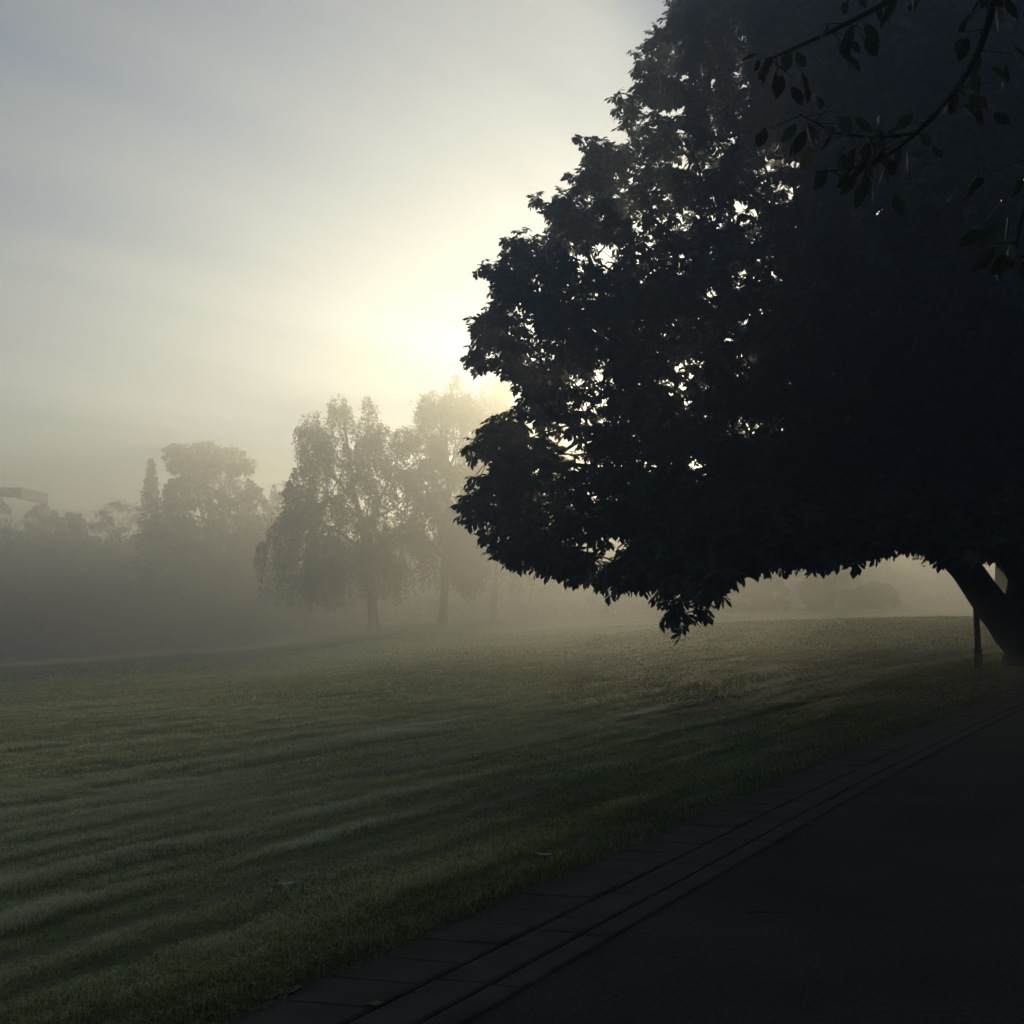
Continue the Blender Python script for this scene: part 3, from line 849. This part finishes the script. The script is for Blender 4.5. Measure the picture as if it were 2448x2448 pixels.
k3 = birch('pale birch half hidden behind the dark chestnut crown, right of the second birch', (1182, 1492), 84, B3,
      [(1182, 1440), (1185, 1380), (1190, 1270), (1190, 1130), (1185, 1020), (1180, 920)],
      [[(1186, 1380, 0), (1240, 1320, 1), (1300, 1250, 2)], [(1190, 1300, 0), (1150, 1230, -1), (1140, 1130, -1)], [(1190, 1230, 0), (1270, 1150, 1), (1320, 1060, 2)],
       [(1190, 1150, 0), (1150, 1070, 1), (1145, 980, 1)], [(1188, 1100, 0), (1220, 1010, -1), (1220, 930, -1)]], .22, 3700, 2.2, 1440, GB)
B4 = [(1300, 1000), (1383, 930), (1470, 1000), (1520, 1120), (1530, 1250), (1480, 1340), (1400, 1370), (1320, 1350), (1260, 1330), (1240, 1230), (1260, 1100)]
k4 = birch('faint distant birch trunk under the chestnut crown, the farthest and rightmost birch', (1385, 1448), 104, B4,
      [(1384, 1400), (1384, 1330), (1384, 1220), (1382, 1100), (1383, 960)],
      [[(1384, 1330, 0), (1330, 1250, 1), (1290, 1180, 2)], [(1384, 1290, 0), (1450, 1220, -1), (1490, 1150, -1)], [(1383, 1200, 0), (1350, 1100, 1), (1330, 1020, 1)]],
      .38, 800, 2.6, 1405, GB)
print('birch leaves', k1, k2, k3, k4)

# ------------------------------------------------------------------ distant trees and bushes
def clump_tree(name, label, cat, basepx, d, poly, mat, trunk_r, n, leaf, thick, group=None, trunk_top=None, clump=26):
    d = d * K; trunk_r = trunk_r * K; leaf = leaf * K; thick = thick * K
    bp = at(*basepx, d); bp[2] = float(lawn_h(bp[0], bp[1])) - .05
    root = thing(name, label, cat, bp, group)
    xs = [p[0] for p in poly]; ys = [p[1] for p in poly]
    top = at(trunk_top[0], trunk_top[1], d) if trunk_top else at(basepx[0], min(ys) + 0.25 * (max(ys) - min(ys)), d)
    # clump centres, then leaves round each
    nc = max(30, n // 60)
    px = rng.uniform(min(xs), max(xs), nc * 6); py = rng.uniform(min(ys), max(ys), nc * 6)
    ok = in_poly(px, py, poly); px, py = px[ok][:nc], py[ok][:nc]
    q_ = poly_dist(px, py, poly)
    half = thick * np.sqrt(np.clip(q_ / (0.35 * (max(xs) - min(xs))), 0.02, 1))
    cen = at(px, py, d + rng.uniform(-1, 1, len(px)) * half)
    tg = Geo()
    pts = bez(bp, (bp + top) / 2 + np.array([.15, 0, 0]), top, 10)
    V, q = sweep(pts, np.linspace(trunk_r, trunk_r * .3, 10), 8, .05, 1); tg.add(V, None, q)
    k = np.arange(0, len(cen), max(1, len(cen) // 40))
    st = pts[np.clip((rng.uniform(.3, .95, len(k)) * 9).astype(int), 0, 9)]
    frusta(tg, st, cen[k], np.full(len(k), trunk_r * .22), np.full(len(k), .02), 4)
    tg.build('trunk' if cat == 'tree' else 'stem', M_bark, root, True, origin=bp)
    rc = clump * d / FPX * rng.uniform(.6, 1.15, len(cen)) * np.clip(q_ / clump + .25, .3, 1)
    m = n // len(cen)
    pos = np.repeat(cen, m, 0)
    r = rand_unit(len(pos)) * (rng.uniform(0, 1, len(pos)) ** .4)[:, None] * np.repeat(rc, m)[:, None]
    pos = pos + r * np.array([1.1, 1.1, .8])
    pos = pos[pos[:, 2] > bp[2] + .08]
    dirs = rand_unit(len(pos)) + np.array([0, 0, -.2])
    tn = np.clip(rng.normal(.45, .28, len(pos)), 0, 1)
    lg = Geo(); scatter(lg, DIA, pos, rot_from(dirs, rng.uniform(0, 6.28, len(pos))), leaf * rng.uniform(.6, 1.4, len(pos)), tn)
    lg.build('crown' if cat == 'tree' else 'foliage', mat, root, False, origin=bp, use_tint=True)

GT = 'trees along the far side of the field'
clump_tree('broad_tree', 'broad flat-topped tree fading in the mist beside the pointed conifer', 'tree', (500, 1500), 107,
           [(398, 1068), (420, 1062), (450, 1052), (475, 1062), (500, 1056), (530, 1072), (560, 1068), (590, 1085), (612, 1086), (612, 1120), (596, 1150), (618, 1160), (632, 1190), (640, 1240),
            (650, 1330), (650, 1490), (330, 1490), (350, 1330), (360, 1250), (388, 1190), (402, 1150), (440, 1140), (392, 1120), (390, 1100)],
           M_farleaf, .5, 44000, .26, 5.5, GT, clump=22)
clump_tree('small_tree', 'low hazy tree directly right of the broad flat-topped tree', 'tree', (680, 1490), 118,
           [(640, 1180), (665, 1150), (695, 1150), (715, 1190), (735, 1280), (740, 1480), (610, 1480), (610, 1280)], M_farleaf, .28, 8000, .26, 3.5, GT, clump=18)
far = [((285, 1500), 112, [(225, 1225), (250, 1202), (290, 1198), (325, 1205), (345, 1250), (360, 1350), (360, 1490), (200, 1490), (205, 1300)], 'rounded misty tree directly left of the pointed conifer'),
       ((172, 1500), 110, [(140, 1250), (160, 1228), (185, 1226), (205, 1250), (220, 1330), (225, 1490), (110, 1490), (120, 1310)], 'lowest and narrowest misty tree, in the dip of the far treeline'),
       ((100, 1500), 114, [(62, 1235), (85, 1205), (118, 1206), (140, 1235), (155, 1320), (160, 1490), (30, 1490), (40, 1300)], 'misty tree with a small pointed top, right of the building canopy'),
       ((-15, 1500), 108, [(-90, 1220), (-50, 1185), (0, 1192), (22, 1200), (40, 1240), (60, 1340), (70, 1500), (-110, 1500), (-105, 1300)], 'misty tree cut by the left edge, below the building canopy')]
for b, d, poly, lab in far:
    clump_tree('small_tree', lab, 'tree', b, d * 1.2, poly, M_farleaf, .3, 9000, .27, 3.8, GT, clump=20)

def conifer():
    d = 114 * K
    bp = at(362, 1505, d); bp[2] = float(lawn_h(bp[0], bp[1])) - .05
    root = thing('conifer_tree', 'narrow pointed conifer beside the broad misty tree', 'tree', bp)
    top = at(362, 1096, d)
    tg = Geo(); pts = bez(bp, (bp + top) / 2, top, 12)
    V, q = sweep(pts, np.linspace(.28, .03, 12), 8, .04, 1); tg.add(V, None, q)
    lg = Geo(); H = top[2] - bp[2]; A, B = [], []; pos, dirs = [], []
    z = .6
    while z < H - .15:
        f = 1 - z / H
        rad = (.06 + 3.7 * f ** .8)
        for k in range(9):
            a = random.uniform(0, 2 * math.pi); r = rad * random.uniform(.65, 1.12)
            p0 = np.array([pts[0][0] + (top[0] - bp[0]) * (z / H), bp[1], bp[2] + z])
            p1 = p0 + np.array([math.cos(a) * r, math.sin(a) * r, -.28 * r + .05])
            A.append(p0); B.append(p1)
            for t in np.linspace(.15, 1, max(5, int(r * 12))):
                for _ in range(3):
                    pos.append(p0 + (p1 - p0) * t + np.random.default_rng(len(pos)).normal(0, .09, 3)); dirs.append((p1 - p0) / r * .6 + np.array([0, 0, -.45]) + rng.normal(0, .35, 3))
        z += .22 + .75 * f
    frusta(tg, A, B, np.full(len(A), .035), np.full(len(A), .01), 3)
    tg.build('trunk', M_bark, root, True, origin=bp)
    pos = np.array(pos); dirs = np.array(dirs)
    scatter(lg, DIA, pos, rot_from(dirs, rng.uniform(0, 6.28, len(pos))), rng.uniform(.14, .28, len(pos)), np.clip(rng.normal(.4, .25, len(pos)), 0, 1))
    lg.build('crown', M_conifer, root, False, origin=bp, use_tint=True)
conifer()

GBU = 'bushes on the brow of the lawn'
clump_tree('bush', 'large rust coloured bush half under the hanging chestnut leaves', 'bush', (1800, 1452), 66,
           [(1700, 1462), (1705, 1420), (1735, 1385), (1770, 1362), (1820, 1350), (1855, 1368), (1878, 1405), (1884, 1440), (1880, 1458)], M_rust, .12, 12000, .12, 2.0, GBU, (1800, 1390), clump=14)
clump_tree('bush', 'egg shaped bush standing alone between the rust bush and the square cabinet', 'bush', (1950, 1450), 72,
           [(1910, 1415), (1918, 1392), (1940, 1378), (1965, 1378), (1985, 1395), (1996, 1420), (1990, 1445), (1975, 1454), (1930, 1454), (1915, 1442)], M_bushleaf, .1, 8000, .11, 1.0, GBU, (1950, 1410), clump=12)
clump_tree('bush', 'low dome shaped bush touching the square cabinet', 'bush', (2098, 1450), 72,
           [(2035, 1452), (2040, 1420), (2055, 1402), (2080, 1393), (2110, 1393), (2135, 1404), (2148, 1425), (2149, 1452)], M_bushleaf, .1, 10000, .11, 1.3, GBU, (2095, 1415), clump=12)
clump_tree('hedge', 'faint reddish hedge in the mist behind the post', 'hedge', (2270, 1450), 106,
           [(2180, 1452), (2190, 1432), (2230, 1424), (2290, 1420), (2350, 1424), (2420, 1426), (2430, 1455)], M_rust, .1, 9000, .14, 1.2, None, (2270, 1435), clump=10)
clump_tree('sapling', 'small slim sapling in the mist right of the farthest birch trunk', 'plant', (1414, 1444), 92,
           [(1406, 1442), (1408, 1420), (1414, 1405), (1421, 1420), (1423, 1442)], M_farleaf, .05, 1500, .12, .3, None, (1414, 1415), clump=6)

def wood():  # mostly unseen wood, added and shaped to hold back the low sun
    lg = Geo()
    n = 4200
    px = rng.uniform(-900, 4200, n)
    d = rng.uniform(172, 200, n) - 36 * smooth01(px, 1150, 1500)
    topy = np.interp(px, [-900, 0, 300, 700, 1000, 1250, 1500, 1650, 1760, 1900, 2020, 2300, 2500, 4200], [1240, 1290, 1285, 1300, 1290, 1270, 1235, 1175, 1125, 1125, 1260, 1300, 1300, 1250]) + 26 * vnoise(px / 70, px * 0, 61) + 14 * vnoise(px / 23, px * 0, 62)
    f = rng.uniform(0, 1, n) ** np.where(rng.uniform(0, 1, n) < .5, .5, 1.3)
    top = at(px, topy, d); z0 = lawn_h(top[:, 0], top[:, 1])
    c = top.copy(); c[:, 2] = z0 + .5 + (top[:, 2] - 1.0 - z0) * f
    n2 = 1500                               # undergrowth beneath the treeline
    px = rng.uniform(-500, 900, n2); d2 = rng.uniform(134, 158, n2)
    t2 = at(px, 1385 + 30 * vnoise(px / 60, px * 0, 63), d2); zz = lawn_h(t2[:, 0], t2[:, 1])
    c2 = t2.copy(); c2[:, 2] = zz + .4 + np.maximum(.3, t2[:, 2] - .8 - zz) * rng.uniform(0, 1, n2)
    c = np.concatenate([c, c2]); z0 = np.concatenate([z0, zz]); n += n2
    m = 60
    pos = np.repeat(c, m, 0) + rand_unit(n * m) * (rng.uniform(0, 1, n * m) ** .4)[:, None] * np.array([2.2, 2.2, 1.5])
    pos = pos[pos[:, 2] > np.repeat(z0, m) + .1]
    scatter(lg, DIA, pos, rot_from(rand_unit(len(pos)), rng.uniform(0, 6.28, len(pos))), rng.uniform(.45, .95, len(pos)), np.clip(rng.normal(.4, .25, len(pos)), 0, 1))
    tag(lg.build('wood', M_farleaf, None, False, use_tint=True), kind='stuff', label='mostly unseen wood in the mist behind the field, shaped to block low sun', cat='wood')
wood()

def box(g, c, sx, sy, sz, bev=0.0):
    x, y, z = sx / 2, sy / 2, sz / 2
    V = []
    for (a, e) in ((-z, bev), (-z + bev, 0), (z - bev, 0), (z, bev)) if bev else ((-z, 0), (z, 0)):
        V += [(-x + e, -y + e, a), (x - e, -y + e, a), (x - e, y - e, a), (-x + e, y - e, a)]
    n = len(V) // 4
    Qd = [(3, 2, 1, 0), tuple(4 * (n - 1) + k for k in range(4))]
    for i in range(n - 1):
        Qd += [(4 * i + k, 4 * i + (k + 1) % 4, 4 * i + 4 + (k + 1) % 4, 4 * i + 4 + k) for k in range(4)]
    g.add(np.array(V) + np.asarray(c), None, Qd)

def cabinet():
    d = 70.5 * K
    c = at(2034, 1448, d); c[2] = float(lawn_h(c[0], c[1]))
    root = thing('utility_cabinet', 'small square grey cabinet standing against the dome shaped bush', 'cabinet', c)
    h = at(2034, 1410, d)[2] - c[2]
    g = Geo(); box(g, (0, 0, h / 2), 1.05, .6, h, .02); g.build('body', M_cab, root)
    g = Geo(); box(g, (0, 0, h + .022), 1.12, .68, .04, .008); g.build('lid', M_cab, root)
    for sx in (-1, 1):
        g = Geo(); box(g, (sx * .255, -.315, h / 2), .48, .02, h - .16, .004); g.build('door', M_cab, root)
cabinet()

def pavilion():
    d = 128 * K
    rt = at(52, 1165, d); zt = rt[2]; xr = rt[0]
    k = d / FPX
    gz = float(lawn_h(xr - 6, d))
    root = thing('building', 'misty building with a tapering canopy roof at the left edge', 'building', (xr - 6, d, gz))
    ox = np.array([xr - 6, d, gz])
    def prism(poly, y0, y1):
        n = len(poly)
        V = [(x, y0, z) for x, z in poly] + [(x, y1, z) for x, z in poly]
        Qd = [(i, (i + 1) % n, n + (i + 1) % n, n + i) for i in range(n)]
        g = Geo(); g.add(np.array(V) - ox, [(0, 2, 1), (0, 3, 2), (n, n + 1, n + 2), (n, n + 2, n + 3)], Qd); return g
    prism([(xr - 14, zt), (xr - 10 * k - .005, zt), (xr - 10 * k - .005, zt - 14 * k), (xr - 14, zt + 14 * k)], d, d + 9).build('canopy', M_roof, root)
    prism([(xr - 10 * k, zt + .01), (xr, zt + .01), (xr, zt - 27 * k), (xr - 10 * k, zt - 27 * k)], d - .05, d + 9.05).build('fascia', M_roof, root)
    prism([(xr - 14.5, zt + .3), (xr - 6.5, zt - .75), (xr - 6.5, gz - .5), (xr - 14.5, gz - .5)], d + .6, d + 8.4).build('wall', M_bwall, root)
pavilion()

def post():
    d = 27.6
    c = at(2340, 1590, d); gz = float(lawn_h(c[0], c[1])); c[2] = gz
    root = thing('metal_post', 'slim dark metal post in front of the leaning chestnut trunk', 'post', c)
    top = at(2326, 1290, d) - c
    b = np.zeros(3)
    def tube(a, e, r0, r1, n=14):
        a = np.asarray(a, float); e = np.asarray(e, float)
        pts = np.array([a, a + (e - a) * .02, a + (e - a) * .5, a + (e - a) * .98, e])
        return sweep(pts, [r0 * .9, r0, (r0 + r1) / 2, r1, r1 * .9], n)
    g = Geo(); V, q = tube((0, 0, -.05), top * .16, .105, .088); g.add(V, None, q); g.build('base', M_metal, root, True)
    g = Geo(); V, q = tube(top * .155, top, .068, .058); g.add(V, None, q); g.build('pole', M_metal, root, True)
    g = Geo(); V, q = sweep([top * .985, top, top * 1.02, top * 1.035], [.07, .075, .06, .005], 14); g.add(V, None, q); g.build('cap', M_metal, root, True)
post()

# ------------------------------------------------------------------ litter
def curled(name, label, cat, px, py, size, mat, aspect=.5, rot=0.0, lift=.012, seed=0, ground=None, curl=.35, ridge=.02):
    p = ground_at(px, py) if ground is None else np.array(ground)
    g2 = np.random.default_rng(seed)
    n, mth = 9, 5
    V = []
    for i in range(n):
        t = i / (n - 1)
        w = aspect * .5 * math.sin(math.pi * min(1, t * .93 + .05)) ** .7 * (1 + .12 * g2.normal())
        for j in range(mth):
            s = j / (mth - 1) * 2 - 1
            V.append(((t - .5), s * w, curl * (t - .5) ** 2 + curl * .9 * abs(s) ** 1.6 * w + g2.normal(0, ridge)))
    V = np.array(V) * size
    c, s_ = math.cos(rot), math.sin(rot)
    V = np.stack([V[:, 0] * c - V[:, 1] * s_, V[:, 0] * s_ + V[:, 1] * c, V[:, 2]], -1)
    V[:, 2] += lift - V[:, 2].min()
    Qd = [(i * mth + j, i * mth + j + 1, (i + 1) * mth + j + 1, (i + 1) * mth + j) for i in range(n - 1) for j in range(mth - 1)]
    o = build_mesh(name, V, None, Qd, mat, None, True)
    o.location = p
    return tag(o, label, cat)

curled('fallen_leaf', 'pale crumpled leaf on the open lawn, farther left of the path', 'leaf', 786, 1946, .12, M_litter, .5, .3, .075, 1)
curled('fallen_leaf', 'pale curled leaf on the lawn nearer the bottom edge', 'leaf', 685, 2139, .09, M_litter, .55, .5, .05, 2)
curled('fallen_leaf', 'dry brown leaf curled at the grass edge beside the paving slabs', 'leaf', 692, 2390, .12, M_deadleaf, .6, .9, .03, 3)
curled('fallen_leaf', 'thin pale leaf in the dark grass above the paved edging', 'leaf', 1297, 2064, .12, M_litter, .2, -.4, .05, 4)
pth = lambda px, py: at(px, py, 1.612 / -((at(px, py, 1.0)[2] - CAM_H)))
for i, (px, py, lab, r) in enumerate([(895, 2418, 'small dry leaf on the narrow kerb stones near the bottom edge', .3), (1860, 1995, 'small dry leaf on the dark path beside the kerb', 1.2), (1940, 1978, 'dry leaf farther along the dark path near the kerb', 2.2)]):
    q_ = pth(px, py); curled('fallen_leaf', lab, 'leaf', px, py, .085, M_deadleaf, .55, r, .01, 10 + i, ground=(q_[0], q_[1], .002))
curled('scrap_of_paper', 'bright white scrap lying at the foot of the dark post', 'litter', 2330, 1573, .14, M_litter, .3, 1.1, .05, 8, curl=.8)
def twig():
    q_ = pth(1832, 2186)
    pts = np.array([(-.10, .0, .006), (-.03, .008, .009), (.05, -.004, .008), (.11, .012, .006)])
    V, q = sweep(pts, [.004, .005, .004, .002], 6)
    o = build_mesh('fallen_twig', V, None, q, M_bark, None, True); o.location = (q_[0], q_[1], -.010)
    tag(o, 'thin dark twig lying on the asphalt path', 'twig')
twig()

# ------------------------------------------------------------------ light, sky, haze
SUN_EL, SUN_AZ = R(8.1), R(10.5)
SUN_ANGLE = 8.0        # ahead of the camera, a little to the right
HAZE_D = 0.0135
HAZE_G = 0.70
SKY_K = 0.05
SUN_E = 3.3
EXPOSURE = 0.85
VBOUNCE = 0
HAZE_C = (0.98, 0.97, 0.93, 1)
SUN_C = (1.0, 0.86, 0.54)
DUST = 1.0

w = bpy.data.worlds.new("World"); scene.world = w; w.use_nodes = True
nt = w.node_tree; nt.nodes.clear()
out = N(nt, 'ShaderNodeOutputWorld'); bg = N(nt, 'ShaderNodeBackground')
sky = N(nt, 'ShaderNodeTexSky'); sky.sky_type = 'NISHITA'; sky.sun_disc = False
sky.sun_elevation = SUN_EL; sky.sun_rotation = SUN_AZ
sky.air_density = 1.0; sky.dust_density = DUST; sky.ozone_density = 3.2
# thin cirrus streaks high above the mist
tc = N(nt, 'ShaderNodeTexCoord'); sx = N(nt, 'ShaderNodeSeparateXYZ'); nt.links.new(tc.outputs['Generated'], sx.inputs[0])
zz = N(nt, 'ShaderNodeMath', op='MAXIMUM'); nt.links.new(sx.outputs['Z'], zz.inputs[0]); zz.inputs[1].default_value = 0.0
za = N(nt, 'ShaderNodeMath', op='ADD'); nt.links.new(zz.outputs[0], za.inputs[0]); za.inputs[1].default_value = 0.12
dx = N(nt, 'ShaderNodeMath', op='DIVIDE'); nt.links.new(sx.outputs['X'], dx.inputs[0]); nt.links.new(za.outputs[0], dx.inputs[1])
dy = N(nt, 'ShaderNodeMath', op='DIVIDE'); nt.links.new(sx.outputs['Y'], dy.inputs[0]); nt.links.new(za.outputs[0], dy.inputs[1])
cb = N(nt, 'ShaderNodeCombineXYZ'); nt.links.new(dx.outputs[0], cb.inputs[0]); nt.links.new(dy.outputs[0], cb.inputs[1])
mp = N(nt, 'ShaderNodeMapping'); mp.inputs['Rotation'].default_value = (0, 0, R(-42)); nt.links.new(cb.outputs[0], mp.inputs['Vector'])
ms = N(nt, 'ShaderNodeMapping'); ms.inputs['Scale'].default_value = (0.30, 1.9, 1); nt.links.new(mp.outputs[0], ms.inputs['Vector'])
nz = N(nt, 'ShaderNodeTexNoise'); nz.inputs['Scale'].default_value = 1.3; nz.inputs['Detail'].default_value = 5; nz.inputs['Roughness'].default_value = 0.5
nz.inputs['Distortion'].default_value = 0.3
nt.links.new(ms.outputs[0], nz.inputs['Vector'])
cr = ramp(nt, [(0.42, (0.0, 0.0, 0.0)), (0.68, (1, 1, 1))]); nt.links.new(nz.outputs['Fac'], cr.inputs['Fac'])
bw = N(nt, 'ShaderNodeRGBToBW'); nt.links.new(sky.outputs[0], bw.inputs[0])
gain = N(nt, 'ShaderNodeMath', op='MULTIPLY_ADD'); nt.links.new(bw.outputs[0], gain.inputs[0]); gain.inputs[1].default_value = 1.45; gain.inputs[2].default_value = 0.9
cc = N(nt, 'ShaderNodeVectorMath', op='SCALE'); cc.inputs[0].default_value = (0.80, 0.93, 1.04); nt.links.new(gain.outputs[0], cc.inputs['Scale'])
fac = N(nt, 'ShaderNodeMath', op='MULTIPLY'); nt.links.new(cr.outputs[0], fac.inputs[0]); fac.inputs[1].default_value = 0.85
fa2 = N(nt, 'ShaderNodeMath', op='ADD'); nt.links.new(fac.outputs[0], fa2.inputs[0]); fa2.inputs[1].default_value = 0.05
mx = N(nt, 'ShaderNodeMix', data_type='RGBA'); nt.links.new(fa2.outputs[0], mx.inputs[0])
tn_ = N(nt, 'ShaderNodeMix', data_type='RGBA', blend_type='MULTIPLY'); tn_.inputs[0].default_value = 1.0; tn_.inputs[7].default_value = (0.88, 0.99, 1.11, 1)
nt.links.new(sky.outputs[0], tn_.inputs[6]); nt.links.new(tn_.outputs[2], mx.inputs[6]); nt.links.new(cc.outputs[0], mx.inputs[7])
nt.links.new(mx.outputs[2], bg.inputs['Color']); bg.inputs['Strength'].default_value = SKY_K
nt.links.new(bg.outputs[0], out.inputs['Surface'])

sd = bpy.data.lights.new('sun', 'SUN'); sd.energy = SUN_E; sd.angle = R(SUN_ANGLE); sd.color = SUN_C
so = bpy.data.objects.new('sun', sd); col.objects.link(so)
sdir = Vector((math.sin(SUN_AZ) * math.cos(SUN_EL), math.cos(SUN_AZ) * math.cos(SUN_EL), math.sin(SUN_EL)))
so.rotation_euler = (-sdir).to_track_quat('-Z', 'Y').to_euler(); so.location = (0, 0, 40)

hm, hnt, hout = new_mat('haze_air')
pv = N(hnt, 'ShaderNodeVolumePrincipled')
pv.inputs['Color'].default_value = HAZE_C
pv.inputs['Density'].default_value = HAZE_D
pv.inputs['Anisotropy'].default_value = HAZE_G
hnt.links.new(pv.outputs[0], hout.inputs['Volume'])
g = Geo(); box(g, (0, 670, 4.95), 1420, 1480, 28.9)
haze = g.build('haze', hm); tag(haze, kind='stuff')
# box: z -9.5 .. 19.4

# ------------------------------------------------------------------ render settings
vs = scene.view_settings
scene.display_settings.display_device = 'sRGB'
vs.view_transform = 'Standard'; vs.look = 'None'; vs.exposure = EXPOSURE; vs.gamma = 1.0; vs.use_curve_mapping = False
cy = scene.cycles
cy.max_bounces = 8; cy.volume_bounces = VBOUNCE; cy.transparent_max_bounces = 8
cy.use_denoising = True
